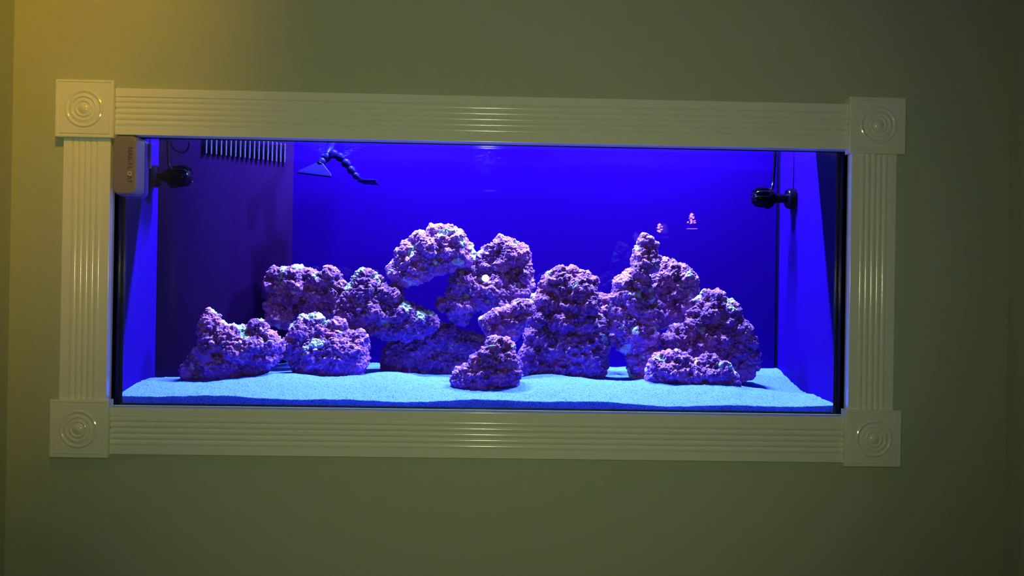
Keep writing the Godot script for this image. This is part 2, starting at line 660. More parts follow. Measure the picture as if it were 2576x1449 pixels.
func overflow() -> void:
	var o := thing("overflow_box", V(-0.56, -0.21, -0.28), "dark faceted plastic overflow box in the back left corner with slotted top edge", "overflow box")
	var off := V(0.56, 0.21, 0.28)
	var plan := [Vector2(-0.654, -0.190), Vector2(-0.615, -0.200), Vector2(-0.56, -0.234), Vector2(-0.47, -0.304), Vector2(-0.434, -0.338), Vector2(-0.426, -0.3545)]
	var poly := PackedVector2Array(plan)
	poly.append(Vector2(-0.654, -0.3545))
	put("body", bake(extrude(poly, -0.312, 0.235, Transform3D(Basis(V(1, 0, 0), V(0, 0, 1), V(0, -1, 0)), off)), 25.0), M.overflow, o)
	# teeth of the weir standing on the rim
	var path := curve([V(-0.578, 0.262, -0.2215), V(-0.54, 0.262, -0.248), V(-0.47, 0.262, -0.302), V(-0.437, 0.262, -0.333)], 8)
	var c := Curve3D.new()
	for p in path:
		c.add_point(p)
	var tooth := bake(lathe(PackedVector2Array([Vector2(0.0001, -0.019), Vector2(0.0020, -0.018), Vector2(0.0022, 0.02), Vector2(0.0016, 0.023), Vector2(0.0001, 0.024)]), 10, along(V(0, 1, 0), Vector3.ZERO)))
	for k in 18:
		var p := c.sample_baked(c.get_baked_length() * (k + 0.5) / 18.0)
		put("tooth", tooth, M.tooth, o, off + p + V(0.0012, 0, 0.0016))


# ---------------------------------------------------------------- live rock
const STYLES := {
	# big knob height, its frequency, small knob height, its frequency, roughness, its frequency, depth of the pits
	"rough": [0.0045, 60.0, 0.0034, 140.0, 0.0046, 120.0, 0.006],
	"knobbly": [0.0066, 62.0, 0.0032, 140.0, 0.0036, 140.0, 0.004],
	"smooth": [0.0042, 45.0, 0.0024, 140.0, 0.0036, 100.0, 0.004],
	"pitted": [0.0056, 50.0, 0.0030, 130.0, 0.0040, 110.0, 0.009],
}


func live_rock(label: String, style: String, sd: int, tint: float, blobs: Array, holes: Array) -> void:
	var lo := Vector3.ONE * 9.0
	var hi := -lo
	for i in range(0, blobs.size(), 2):
		lo = lo.min(blobs[i] - blobs[i + 1])
		hi = hi.max(blobs[i] + blobs[i + 1])
	var h := 0.0046
	var soft := 0.0032
	lo -= Vector3.ONE * 0.012
	hi += Vector3.ONE * 0.012
	var nx := int((hi.x - lo.x) / h) + 2
	var ny := int((hi.y - lo.y) / h) + 2
	var nz := int((hi.z - lo.z) / h) + 2
	var f := PackedFloat32Array()
	f.resize(nx * ny * nz)
	var cut := PackedFloat32Array()
	cut.resize(nx * ny * nz)
	for part in 2:
		var list := blobs if part == 0 else holes
		for b in range(0, list.size(), 2):
			var c: Vector3 = list[b]
			var r: Vector3 = list[b + 1]
			var i0 := maxi(int((c.x - r.x - 0.010 - lo.x) / h), 0)
			var i1 := mini(int((c.x + r.x + 0.010 - lo.x) / h) + 1, nx - 1)
			var j0 := maxi(int((c.y - r.y - 0.010 - lo.y) / h), 0)
			var j1 := mini(int((c.y + r.y + 0.010 - lo.y) / h) + 1, ny - 1)
			var k0 := maxi(int((c.z - r.z - 0.010 - lo.z) / h), 0)
			var k1 := mini(int((c.z + r.z + 0.010 - lo.z) / h) + 1, nz - 1)
			for k in range(k0, k1 + 1):
				for j in range(j0, j1 + 1):
					var at := (k * ny + j) * nx
					for i in range(i0, i1 + 1):
						var q := (V(lo.x + i * h, lo.y + j * h, lo.z + k * h) - c) / r
						var a := q.length()
						var d := -r.x if a < 1e-5 else a * (a - 1.0) / (q / r).length()
						if part == 0:
							f[at + i] += exp(-clampf(d, -0.03, 0.03) / soft)
						else:
							cut[at + i] += exp(-clampf(d, -0.03, 0.03) / soft)
	for i in f.size():
		var d := -soft * log(maxf(f[i], 1e-6)) - 0.0012
		if cut[i] > 0.0:
			d = maxf(d, soft * log(maxf(cut[i], 1e-6)))
		f[i] = d
	# surface nets
	var cell := PackedInt32Array()
	cell.resize(nx * ny * nz)
	cell.fill(-1)
	var v := PackedVector3Array()
	var sx := nx * ny
	var corner := [0, 1, nx, nx + 1, sx, sx + 1, sx + nx, sx + nx + 1]
	var edges := [[0, 1], [2, 3], [4, 5], [6, 7], [0, 2], [1, 3], [4, 6], [5, 7], [0, 4], [1, 5], [2, 6], [3, 7]]
	for k in nz - 1:
		for j in ny - 1:
			for i in nx - 1:
				var at := (k * ny + j) * nx + i
				var inside := 0
				for q in corner:
					if f[at + q] < 0.0:
						inside += 1
				if inside == 0 or inside == 8:
					continue
				var sum := Vector3.ZERO
				var count := 0
				for e in edges:
					var d0 := f[at + corner[e[0]]]
					var d1 := f[at + corner[e[1]]]
					if (d0 < 0.0) != (d1 < 0.0):
						var t := d0 / (d0 - d1)
						var p0 := V(e[0] & 1, (e[0] >> 1) & 1, e[0] >> 2)
						var p1 := V(e[1] & 1, (e[1] >> 1) & 1, e[1] >> 2)
						sum += p0.lerp(p1, t)
						count += 1
				cell[at] = v.size()
				v.append(lo + (V(i, j, k) + sum / count) * h)
	var idx := PackedInt32Array()
	for k in range(1, nz - 1):
		for j in range(1, ny - 1):
			for i in range(1, nx - 1):
				var at := (k * ny + j) * nx + i
				var s := f[at] < 0.0
				for axis in 3:
					var step: int = [1, nx, sx][axis]
					if s == (f[at + step] < 0.0):
						continue
					var u: int = [nx, sx, 1][axis]
					var w: int = [sx, 1, nx][axis]
					var q := [cell[at], cell[at - u], cell[at - u - w], cell[at - w]]
					if q.min() < 0:
						continue
					if s:
						idx.append_array([q[0], q[2], q[1], q[0], q[3], q[2]])
					else:
						idx.append_array([q[0], q[1], q[2], q[0], q[2], q[3]])
	for level in 2:
		var mid := {}
		var out := PackedInt32Array()
		var total := v.size()
		for t in range(0, idx.size(), 3):
			var m := [0, 0, 0]
			for e in 3:
				var a := idx[t + e]
				var b := idx[t + (e + 1) % 3]
				var key := (mini(a, b) << 24) | maxi(a, b)
				if mid.has(key):
					m[e] = mid[key]
				else:
					v.append((v[a] + v[b]) * 0.5)
					mid[key] = total
					m[e] = total
					total += 1
			out.append_array([idx[t], m[0], m[2], m[0], idx[t + 1], m[1], m[2], m[1], idx[t + 2], m[0], m[1], m[2]])
		idx = out
	# knobs, pits and crust
	var st: Array = STYLES[style]
	var big := cells(sd, st[1])
	var lump := cells(sd + 20, 33.0)
	var pit := cells(sd + 35, 42.0)
	var small := cells(sd + 50, st[3])
	var fine := FastNoiseLite.new()
	fine.seed = sd + 90
	fine.frequency = st[5]
	fine.fractal_octaves = 4
	fine.fractal_gain = 0.6
	var warp := FastNoiseLite.new()
	warp.seed = sd + 130
	warp.frequency = 30.0
	warp.fractal_octaves = 2
	var patch := FastNoiseLite.new()
	patch.seed = sd + 170
	patch.frequency = 24.0
	patch.fractal_octaves = 3
	var n := normals(v, idx)
	var col := PackedColorArray()
	col.resize(v.size())
	for i in v.size():
		var p := v[i]
		var wv := warp.get_noise_3dv(p)
		var a := big.get_noise_3dv(p + n[i] * wv * 0.004) + 1.0
		var b := small.get_noise_3dv(p) + 1.0
		var c := fine.get_noise_3dv(p)
		var a0 := lump.get_noise_3dv(p + n[i] * wv * 0.006) + 1.0
		var hole := pit.get_noise_3dv(p) + 1.0
		v[i] = p + n[i] * (0.0075 * (0.5 - 1.1 * a0 * a0) + st[0] * (0.75 - 1.5 * a * a) + (st[2] * (0.6 - 1.3 * b * b) + st[4] * c) * (0.5 + 0.5 * smoothstep(-0.5, 0.3, n[i].y)) + 0.004 * wv - st[6] * (1.0 - smoothstep(0.14, 0.36, hole)))
		var m := patch.get_noise_3dv(p)
		var m2 := patch.get_noise_3dv(p * 1.7 + V(3.1, 0.4, 7.7))
		var base := Color(0.112, 0.036, 0.20).lerp(Color(0.20, 0.060, 0.22), smoothstep(-0.2, 0.35, m))
		base = base.lerp(Color(0.075, 0.026, 0.13), smoothstep(0.12, 0.4, -m2))
		base = base.lerp(Color(0.34, 0.15, 0.34), smoothstep(0.05, 0.5, c) * 0.8)
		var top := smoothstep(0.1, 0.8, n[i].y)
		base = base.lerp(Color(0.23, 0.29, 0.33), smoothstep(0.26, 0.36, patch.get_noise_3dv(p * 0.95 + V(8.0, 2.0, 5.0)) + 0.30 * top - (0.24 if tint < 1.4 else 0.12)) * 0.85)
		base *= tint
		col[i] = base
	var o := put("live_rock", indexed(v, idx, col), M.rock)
	tag(o, label, "rock", "live rocks on the sand")


func cells(sd: int, freq: float) -> FastNoiseLite:
	var n := FastNoiseLite.new()
	n.seed = sd
	n.noise_type = FastNoiseLite.TYPE_CELLULAR
	n.cellular_distance_function = FastNoiseLite.DISTANCE_EUCLIDEAN
	n.cellular_return_type = FastNoiseLite.RETURN_DISTANCE
	n.cellular_jitter = 1.0
	n.fractal_type = FastNoiseLite.FRACTAL_NONE
	n.frequency = freq
	return n


func rocks() -> void:
	live_rock("brown rock at far left with a tall slanted left peak and pale right knob", "rough", 11, 1.0, [
		V(-.5355, -.0923, -.1642), V(.0115, .0138, .0127),
		V(-.5371, -.1072, -.1626), V(.0184, .0199, .0192),
		V(-.538, -.1276, -.1618), V(.0184, .023, .0207),
		V(-.532, -.1523, -.159), V(.023, .0291, .026),
		V(-.5201, -.1133, -.1634), V(.0138, .0123, .013),
		V(-.4969, -.1284, -.1598), V(.0276, .0199, .0237),
		V(-.4762, -.1167, -.168), V(.0138, .0108, .0123),
		V(-.4827, -.1521, -.1656), V(.0422, .0292, .0357),
		V(-.4433, -.1089, -.1615), V(.0161, .0138, .0149),
		V(-.4234, -.1275, -.164), V(.0138, .0107, .0123),
		V(-.4438, -.1417, -.1597), V(.0367, .0138, .0253),
		V(-.4099, -.1449, -.1676), V(.0138, .0115, .0127),
		V(-.4317, -.167, -.1654), V(.0307, .02, .0253),
		V(-.5702, -.1913, -.1681), V(.0146, .0323, .0235),
		V(-.5617, -.1634, -.1648), V(.0107, .0107, .0107),
		V(-.5127, -.1877, -.1638), V(.0422, .0215, .0318),
		V(-.4523, -.1875, -.1706), V(.0308, .0139, .0223),
		V(-.5701, -.2031, -.1685), V(.0146, .0323, .0235),
		V(-.5141, -.2, -.1687), V(.0423, .0215, .0319)],
		[V(-.5108, -.1556, -.123), V(.017, .017, .0221)])
	live_rock("dark rock arch with pale top standing behind the left mounds, before the overflow box", "rough", 12, 1.0, [
		V(-.4361, .0017, -.2723), V(.0131, .0131, .0131),
		V(-.4112, .0005, -.2728), V(.0213, .0131, .0172),
		V(-.3898, -.0024, -.2777), V(.0164, .0164, .0164),
		V(-.444, -.0218, -.2724), V(.0163, .0196, .018),
		V(-.4206, -.0265, -.2789), V(.0246, .0197, .0222),
		V(-.3969, -.0244, -.2739), V(.0196, .018, .0188),
		V(-.3673, -.0088, -.2784), V(.0197, .018, .0189),
		V(-.3456, -.0168, -.2796), V(.0197, .0181, .0189),
		V(-.3243, -.0031, -.272), V(.0172, .0163, .0168),
		V(-.3081, -.0246, -.277), V(.0148, .0131, .0139),
		V(-.3515, -.0405, -.2778), V(.0279, .0131, .0205),
		V(-.3151, -.0415, -.2713), V(.018, .0131, .0155),
		V(-.4103, -.0481, -.2723), V(.0163, .0131, .0147),
		V(-.4296, -.0552, -.2768), V(.0213, .0131, .0172),
		V(-.443, -.0737, -.2717), V(.0163, .0131, .0147),
		V(-.4285, -.087, -.2746), V(.0213, .0164, .0188),
		V(-.4181, -.0985, -.2739), V(.0147, .0115, .0131),
		V(-.4424, -.0923, -.2771), V(.0148, .0148, .0148),
		V(-.379, -.0685, -.31), V(.0284, .0217, .025),
		V(-.3459, -.0706, -.315), V(.0285, .0234, .026),
		V(-.3195, -.0615, -.31), V(.0167, .02, .0184)],
		[])
	live_rock("rounded purple mound rock on the sand under the left arch", "rough", 13, 1.0, [
		V(-.3571, -.0981, -.2016), V(.0173, .0126, .0149),
		V(-.3433, -.0932, -.2038), V(.0157, .0094, .0126),
		V(-.366, -.1191, -.1998), V(.0235, .0204, .0219),
		V(-.3777, -.1466, -.2006), V(.0204, .0235, .022),
		V(-.3941, -.1569, -.2066), V(.0142, .0173, .0157),
		V(-.3354, -.119, -.2065), V(.0236, .0189, .0212),
		V(-.3148, -.1106, -.2073), V(.0157, .011, .0134),
		V(-.2908, -.1022, -.2071), V(.0142, .0094, .0118),
		V(-.2957, -.1283, -.2102), V(.0252, .0221, .0237),
		V(-.3352, -.157, -.2086), V(.0362, .0347, .0355),
		V(-.2939, -.1601, -.2032), V(.0346, .033, .0338),
		V(-.2651, -.1522, -.2123), V(.0253, .0332, .0292),
		V(-.2503, -.1336, -.2035), V(.0141, .0189, .0165),
		V(-.3682, -.1759, -.2066), V(.0205, .0189, .0197),
		V(-.3184, -.1834, -.2074), V(.0346, .0157, .0252),
		V(-.2652, -.1805, -.2017), V(.0267, .0141, .0204),
		V(-.3343, -.1689, -.2053), V(.0362, .0346, .0354),
		V(-.2946, -.1726, -.2082), V(.0347, .0331, .0339),
		V(-.2637, -.1638, -.2053), V(.0252, .033, .0291),
		V(-.3671, -.1877, -.203), V(.0204, .0188, .0196),
		V(-.3189, -.1958, -.2107), V(.0347, .0158, .0252),
		V(-.2648, -.1924, -.2001), V(.0267, .0141, .0204)],
		[V(-.3743, -.1298, -.175), V(.0127, .0056, .0119)])
	live_rock("pointed purple rock left of the central arch, leaning over a dark hollow", "rough", 14, 0.85, [
		V(-.2455, -.0029, -.2535), V(.0162, .0137, .015),
		V(-.2568, -.0156, -.2478), V(.0193, .0161, .0177),
		V(-.2302, -.0185, -.2471), V(.0177, .0161, .0169),
		V(-.2682, -.0348, -.2544), V(.0194, .0178, .0186),
		V(-.2421, -.0427, -.2464), V(.029, .0209, .025),
		V(-.2098, -.0364, -.2513), V(.0226, .0162, .0194),
		V(-.1904, -.0444, -.2492), V(.0194, .0194, .0194),
		V(-.2819, -.0575, -.2543), V(.0162, .0194, .0178),
		V(-.2897, -.0809, -.2536), V(.0162, .0162, .0162),
		V(-.2673, -.0847, -.2537), V(.0243, .0226, .0235),
		V(-.237, -.0756, -.2438), V(.029, .0257, .0273),
		V(-.2013, -.0795, -.2545), V(.0324, .0275, .0299),
		V(-.1697, -.0788, -.2467), V(.029, .0226, .0258),
		V(-.138, -.0915, -.2448), V(.0274, .0209, .0241),
		V(-.1116, -.0944, -.2463), V(.0161, .0177, .0169),
		V(-.2129, -.1062, -.252), V(.0323, .0194, .0259),
		V(-.1755, -.1139, -.2519), V(.0356, .0178, .0267),
		V(-.1382, -.1049, -.2497), V(.0274, .021, .0242),
		V(-.2702, -.1036, -.2479), V(.0161, .0145, .0153)],
		[])
	live_rock("bright knobbly boulder with mint patches bridging the top of the central arch", "knobbly", 15, 1.5, [
		V(-.1907, .0139, -.2574), V(.013, .0113, .0122),
		V(-.1785, .004, -.2532), V(.0178, .0113, .0146),
		V(-.1655, .0275, -.2525), V(.0178, .0162, .017),
		V(-.1691, .0457, -.2526), V(.0137, .0129, .0133),
		V(-.1534, .0613, -.2585), V(.0162, .0146, .0154),
		V(-.1314, .0746, -.2513), V(.0178, .0162, .017),
		V(-.1415, .0423, -.2599), V(.026, .0227, .0243),
		V(-.1105, .0952, -.2559), V(.0105, .0121, .0113),
		V(-.1018, .0836, -.2541), V(.0178, .0146, .0162),
		V(-.1144, .0565, -.2498), V(.0274, .0226, .025),
		V(-.0805, .0974, -.2559), V(.0121, .0105, .0113),
		V(-.08, .0788, -.2509), V(.021, .0178, .0194),
		V(-.0587, .0877, -.2547), V(.0121, .0121, .0121),
		V(-.0568, .0679, -.2568), V(.0194, .0194, .0194),
		V(-.0849, .0524, -.2574), V(.0292, .0243, .0267),
		V(-.0399, .0532, -.2573), V(.013, .0162, .0146),
		V(-.0497, .0414, -.2587), V(.0178, .0178, .0178),
		V(-.1162, .0235, -.2592), V(.0325, .0162, .0243),
		V(-.1404, .0113, -.253), V(.0291, .0146, .0218),
		V(-.1565, -.004, -.2509), V(.0226, .0105, .0166),
		V(-.1753, -.0109, -.257), V(.0146, .0097, .0122),
		V(-.0829, .0258, -.2599), V(.0276, .0162, .0219),
		V(-.0345, .0381, -.2527), V(.0081, .0113, .0097)],
		[])
	live_rock("tall rock with pink flat top and deep dark hole, behind the bright flash spot", "rough", 16, 1.15, [
		V(.0351, .0739, -.2748), V(.0131, .0115, .0123),
		V(.0505, .0657, -.2758), V(.0197, .0164, .018),
		V(.0692, .0577, -.277), V(.0164, .0148, .0156),
		V(.0829, .0443, -.2743), V(.0115, .018, .0147),
		V(.0541, .042, -.2719), V(.0245, .0147, .0196),
		V(.0185, .0567, -.2753), V(.0164, .0131, .0147),
		V(.0018, .0454, -.2755), V(.0164, .0115, .0139),
		V(-.0123, .0326, -.2782), V(.018, .0115, .0148),
		V(-.0263, .017, -.2717), V(.018, .0147, .0163),
		V(.0022, .0228, -.2802), V(.0263, .0197, .023),
		V(.0258, .0264, -.2751), V(.0213, .018, .0196),
		V(.0867, .0088, -.2722), V(.0098, .0245, .0172),
		V(.0908, -.0181, -.2779), V(.0107, .0213, .016),
		V(-.036, -.0059, -.2726), V(.0213, .0213, .0213),
		V(-.0558, -.023, -.2701), V(.018, .0261, .022),
		V(-.0605, -.0568, -.2735), V(.018, .0278, .0229),
		V(-.0499, -.0793, -.2724), V(.0196, .018, .0188),
		V(-.019, -.0249, -.2805), V(.0279, .0296, .0287),
		V(.0181, -.0193, -.276), V(.0295, .0311, .0303),
		V(.0555, -.0322, -.2792), V(.0263, .023, .0246),
		V(.079, -.0352, -.2722), V(.0147, .018, .0163),
		V(-.0026, -.0483, -.2774), V(.0295, .018, .0238),
		V(.0372, -.0536, -.2755), V(.0278, .0197, .0237),
		V(.0607, .0004, -.305), V(.0216, .0333, .0275),
		V(-.0401, -.0589, -.2698), V(.0212, .0212, .0212),
		V(-.0907, -.0598, -.2734), V(.0074, .0115, .0094)],
		[V(.0623, .0078, -.241), V(.0141, .0248, .0253), V(.041, -.0008, -.245), V(.0066, .0066, .0086)])
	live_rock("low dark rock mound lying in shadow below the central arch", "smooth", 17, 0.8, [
		V(-.1944, -.1772, -.2802), V(.0181, .023, .0205),
		V(-.1785, -.1562, -.2855), V(.0231, .0231, .0231),
		V(-.1531, -.1626, -.2852), V(.028, .0296, .0288),
		V(-.1582, -.1894, -.282), V(.0329, .0214, .0271),
		V(-.1196, -.1452, -.2853), V(.0296, .028, .0288),
		V(-.0904, -.1296, -.2876), V(.0264, .0247, .0256),
		V(-.0735, -.1191, -.2858), V(.0181, .0181, .0181),
		V(-.0597, -.1446, -.2899), V(.0297, .0281, .0289),
		V(-.0223, -.1472, -.2866), V(.0297, .0247, .0272),
		V(.0131, -.1261, -.2821), V(.0132, .0115, .0123),
		V(.0202, -.1478, -.2795), V(.0263, .023, .0246),
		V(-.1146, -.1805, -.2831), V(.0362, .0247, .0304),
		V(-.064, -.1816, -.285), V(.0362, .0231, .0296),
		V(-.0133, -.1751, -.2874), V(.0363, .0247, .0305),
		V(.0291, -.1748, -.2901), V(.0281, .0231, .0256),
		V(-.1951, -.1904, -.2873), V(.0181, .0231, .0206),
		V(-.1525, -.1749, -.2811), V(.0279, .0296, .0288),
		V(-.1578, -.2019, -.2802), V(.0328, .0213, .0271),
		V(-.1147, -.1935, -.2871), V(.0363, .0247, .0305),
		V(-.0636, -.1939, -.2809), V(.0361, .023, .0296),
		V(-.013, -.1873, -.2809), V(.0361, .0246, .0304),
		V(.0293, -.1868, -.2826), V(.028, .023, .0255)],
		[])
	live_rock("flat slanting rock slab leaning right, perched above the front rock", "smooth", 18, 1.15, [
		V(.005, -.0909, -.1592), V(.0107, .0069, .0088),
		V(.0222, -.0811, -.1583), V(.0153, .0099, .0126),
		V(.0441, -.0714, -.1611), V(.0184, .0123, .0153),
		V(.066, -.0631, -.1584), V(.0153, .0153, .0153),
		V(.0802, -.055, -.1615), V(.0153, .0115, .0134),
		V(.0898, -.0659, -.1601), V(.0092, .0122, .0107),
		V(.0837, -.0818, -.1584), V(.0122, .0107, .0115),
		V(.0633, -.09, -.1582), V(.0199, .0153, .0176),
		V(.0366, -.0952, -.1616), V(.0184, .0107, .0146),
		V(.0194, -.1063, -.1571), V(.0138, .0107, .0122),
		V(.0558, -.1106, -.159), V(.0122, .0122, .0122),
		V(.0275, -.1189, -.1595), V(.0168, .0092, .013),
		V(.0133, -.1177, -.162), V(.0077, .0077, .0077),
		V(.0434, -.1219, -.1598), V(.0107, .0077, .0092)],
		[])
	live_rock("small wedge rock standing frontmost on the sand, nearest the glass", "rough", 19, 1.1, [
		V(.0197, -.1261, -.0963), V(.0103, .0088, .0096),
		V(.0349, -.1288, -.0938), V(.0147, .0103, .0125),
		V(.0503, -.1393, -.0952), V(.0088, .0103, .0096),
		V(.0276, -.1454, -.0923), V(.0176, .0132, .0154),
		V(.043, -.1582, -.0935), V(.0191, .0176, .0184),
		V(.0095, -.1518, -.0929), V(.0132, .0132, .0132),
		V(.0204, -.1663, -.0965), V(.0191, .0177, .0184),
		V(-.0061, -.1665, -.0939), V(.0147, .0132, .014),
		V(.001, -.1837, -.0925), V(.022, .0162, .0191),
		V(.0313, -.1846, -.0915), V(.025, .0147, .0198),
		V(.0539, -.1734, -.0962), V(.0118, .0177, .0147),
		V(-.0322, -.1841, -.0924), V(.0147, .0132, .014),
		V(-.0412, -.1933, -.0928), V(.0118, .0103, .011),
		V(-.0245, -.1992, -.0936), V(.0191, .0088, .014),
		V(.0096, -.2, -.0908), V(.0249, .0073, .0161),
		V(.0525, -.1882, -.0924), V(.0132, .0073, .0103),
		V(.0012, -.1952, -.0948), V(.0221, .0162, .0191),
		V(.0315, -.1963, -.0947), V(.025, .0147, .0199),
		V(.0541, -.1849, -.0977), V(.0118, .0177, .0147),
		V(-.0321, -.1954, -.0924), V(.0147, .0132, .014),
		V(-.041, -.2046, -.0924), V(.0117, .0103, .011),
		V(-.0243, -.2108, -.0952), V(.0191, .0088, .014),
		V(.0098, -.2116, -.0933), V(.025, .0073, .0162),
		V(.0527, -.1997, -.0938), V(.0132, .0073, .0103)],
		[V(-.0188, -.1893, -.071), V(.0052, .0105, .0102), V(.0363, -.132, -.075), V(.0075, .0052, .0083)])
	live_rock("broad boulder full of pits with cyan tipped crown, left of the tall spire", "pitted", 20, 0.98, [
		V(.1538, .0119, -.2037), V(.0141, .0086, .0114),
		V(.1736, .0123, -.207), V(.0142, .0094, .0118),
		V(.201, .0094, -.2037), V(.0102, .0079, .009),
		V(.1411, -.0029, -.2044), V(.0157, .0126, .0141),
		V(.1679, -.0057, -.2034), V(.0236, .0141, .0189),
		V(.2047, -.0051, -.2056), V(.0157, .0126, .0142),
		V(.2193, -.0049, -.2045), V(.0086, .0063, .0075),
		V(.1299, -.0177, -.2035), V(.0126, .0094, .011),
		V(.156, -.0222, -.2037), V(.022, .0157, .0189),
		V(.19, -.0232, -.2024), V(.0267, .0188, .0228),
		V(.2168, -.0228, -.2086), V(.0126, .0173, .015),
		V(.1223, -.0357, -.2073), V(.0157, .011, .0134),
		V(.1093, -.0456, -.2053), V(.011, .0094, .0102),
		V(.1321, -.0525, -.2034), V(.0236, .0189, .0212),
		V(.1691, -.052, -.2087), V(.0284, .0236, .026),
		V(.2052, -.0554, -.2025), V(.0251, .0283, .0267),
		V(.2231, -.0438, -.2041), V(.0094, .0189, .0141),
		V(.1066, -.0652, -.2081), V(.011, .0158, .0134),
		V(.1165, -.0877, -.2053), V(.0204, .0236, .022),
		V(.1576, -.093, -.2096), V(.0347, .0315, .0331),
		V(.1988, -.0965, -.2125), V(.0347, .0316, .0332),
		V(.2311, -.0959, -.209), V(.0189, .0236, .0213),
		V(.1091, -.122, -.2073), V(.022, .0283, .0252),
		V(.1421, -.138, -.2107), V(.0363, .0347, .0355),
		V(.1872, -.1455, -.211), V(.041, .0363, .0387),
		V(.228, -.1368, -.2119), V(.0268, .0316, .0292),
		V(.0974, -.1586, -.2054), V(.0189, .0283, .0236),
		V(.1261, -.1745, -.2066), V(.0331, .0205, .0268),
		V(.1747, -.1776, -.2032), V(.044, .0189, .0314),
		V(.2235, -.1705, -.2039), V(.0267, .022, .0244),
		V(.1873, -.1577, -.2101), V(.041, .0363, .0386),
		V(.0973, -.1703, -.2002), V(.0188, .0282, .0235),
		V(.1267, -.1872, -.2118), V(.0332, .0205, .0268),
		V(.1752, -.1901, -.2065), V(.0441, .0189, .0315),
		V(.2241, -.183, -.2077), V(.0268, .0221, .0244)],
		[V(.1491, -.1132, -.16), V(.0071, .0071, .0092), V(.1418, -.1504, -.16), V(.0079, .0071, .0097), V(.1961, -.1611, -.155), V(.0087, .0071, .0102), V(.0905, -.1193, -.155), V(.0157, .0189, .0225)])
	live_rock("small brown rock wedged between the pitted boulder and the spire", "rough", 21, 1.0, [
		V(.2447, -.046, -.2704), V(.0098, .0082, .009),
		V(.2601, -.0441, -.2719), V(.0114, .009, .0102),
		V(.2514, -.0644, -.2676), V(.0147, .0147, .0147),
		V(.2703, -.0599, -.2707), V(.0098, .0114, .0106),
		V(.2627, -.0855, -.2737), V(.0164, .0164, .0164),
		V(.2522, -.1066, -.269), V(.0147, .0196, .0171),
		V(.2692, -.1192, -.2736), V(.0164, .0196, .018),
		V(.2858, -.1331, -.2698), V(.0114, .0082, .0098)],
		[])
	live_rock("tall knobbly rock spire with narrow pointed tip", "knobbly", 22, 1.41, [
		V(.3263, .0878, -.2003), V(.0031, .0039, .0035),
		V(.3223, .0788, -.1998), V(.0055, .0047, .0051),
		V(.3311, .0781, -.199), V(.0039, .0047, .0043),
		V(.3256, .0699, -.1991), V(.0055, .0055, .0055),
		V(.3251, .0618, -.2003), V(.0094, .0063, .0078),
		V(.3476, .0686, -.1991), V(.0047, .0071, .0059),
		V(.3161, .0535, -.1993), V(.0102, .0078, .009),
		V(.3384, .0523, -.2007), V(.0118, .0086, .0102),
		V(.3101, .0421, -.2014), V(.0078, .0071, .0075),
		V(.3302, .0375, -.1993), V(.0188, .0086, .0137),
		V(.3481, .0427, -.1998), V(.0071, .0078, .0074),
		V(.3187, .0243, -.1973), V(.0141, .0094, .0117),
		V(.3399, .023, -.1978), V(.011, .0078, .0094),
		V(.3013, .0094, -.1993), V(.0141, .011, .0125),
		V(.3197, .0033, -.2011), V(.0141, .0157, .0149),
		V(.2866, -.0054, -.1975), V(.0141, .011, .0125),
		V(.3044, -.0173, -.2054), V(.022, .0204, .0212),
		V(.2763, -.0218, -.2027), V(.0126, .0141, .0133),
		V(.2713, -.0422, -.1996), V(.0125, .0141, .0133),
		V(.2939, -.0418, -.1988), V(.0219, .0204, .0212),
		V(.3205, -.0252, -.2034), V(.0173, .0204, .0189),
		V(.3152, -.0536, -.1985), V(.0219, .0235, .0227),
		V(.3359, -.037, -.1975), V(.0094, .0157, .0125),
		V(.2743, -.0665, -.201), V(.0141, .0173, .0157),
		V(.2932, -.0743, -.2008), V(.0235, .022, .0227),
		V(.3263, -.0779, -.2035), V(.0236, .0267, .0251),
		V(.3454, -.0694, -.2017), V(.011, .0204, .0157),
		V(.351, -.0571, -.198), V(.007, .0094, .0082),
		V(.2723, -.0949, -.2009), V(.0126, .0157, .0141),
		V(.2943, -.104, -.1948), V(.0219, .0219, .0219),
		V(.3269, -.1116, -.1949), V(.0234, .025, .0242),
		V(.3458, -.1197, -.1994), V(.0102, .0157, .0129),
		V(.2958, -.1287, -.2019), V(.0157, .0157, .0157),
		V(.3177, -.1361, -.1958), V(.0188, .0156, .0172),
		V(.2843, -.1368, -.2), V(.0063, .0078, .0071),
		V(.3364, -.1345, -.2005), V(.0125, .0125, .0125),
		V(.3174, -.1576, -.2017), V(.0157, .0204, .018),
		V(.3374, -.1543, -.1954), V(.0156, .0219, .0188),
		V(.3224, -.1793, -.2001), V(.0188, .0188, .0188),
		V(.3455, -.1791, -.2016), V(.0141, .0157, .0149),
		V(.3174, -.1696, -.2002), V(.0157, .0204, .018),
		V(.3232, -.1918, -.2036), V(.0189, .0189, .0189),
		V(.3452, -.191, -.1991), V(.0141, .0157, .0149)],
		[])
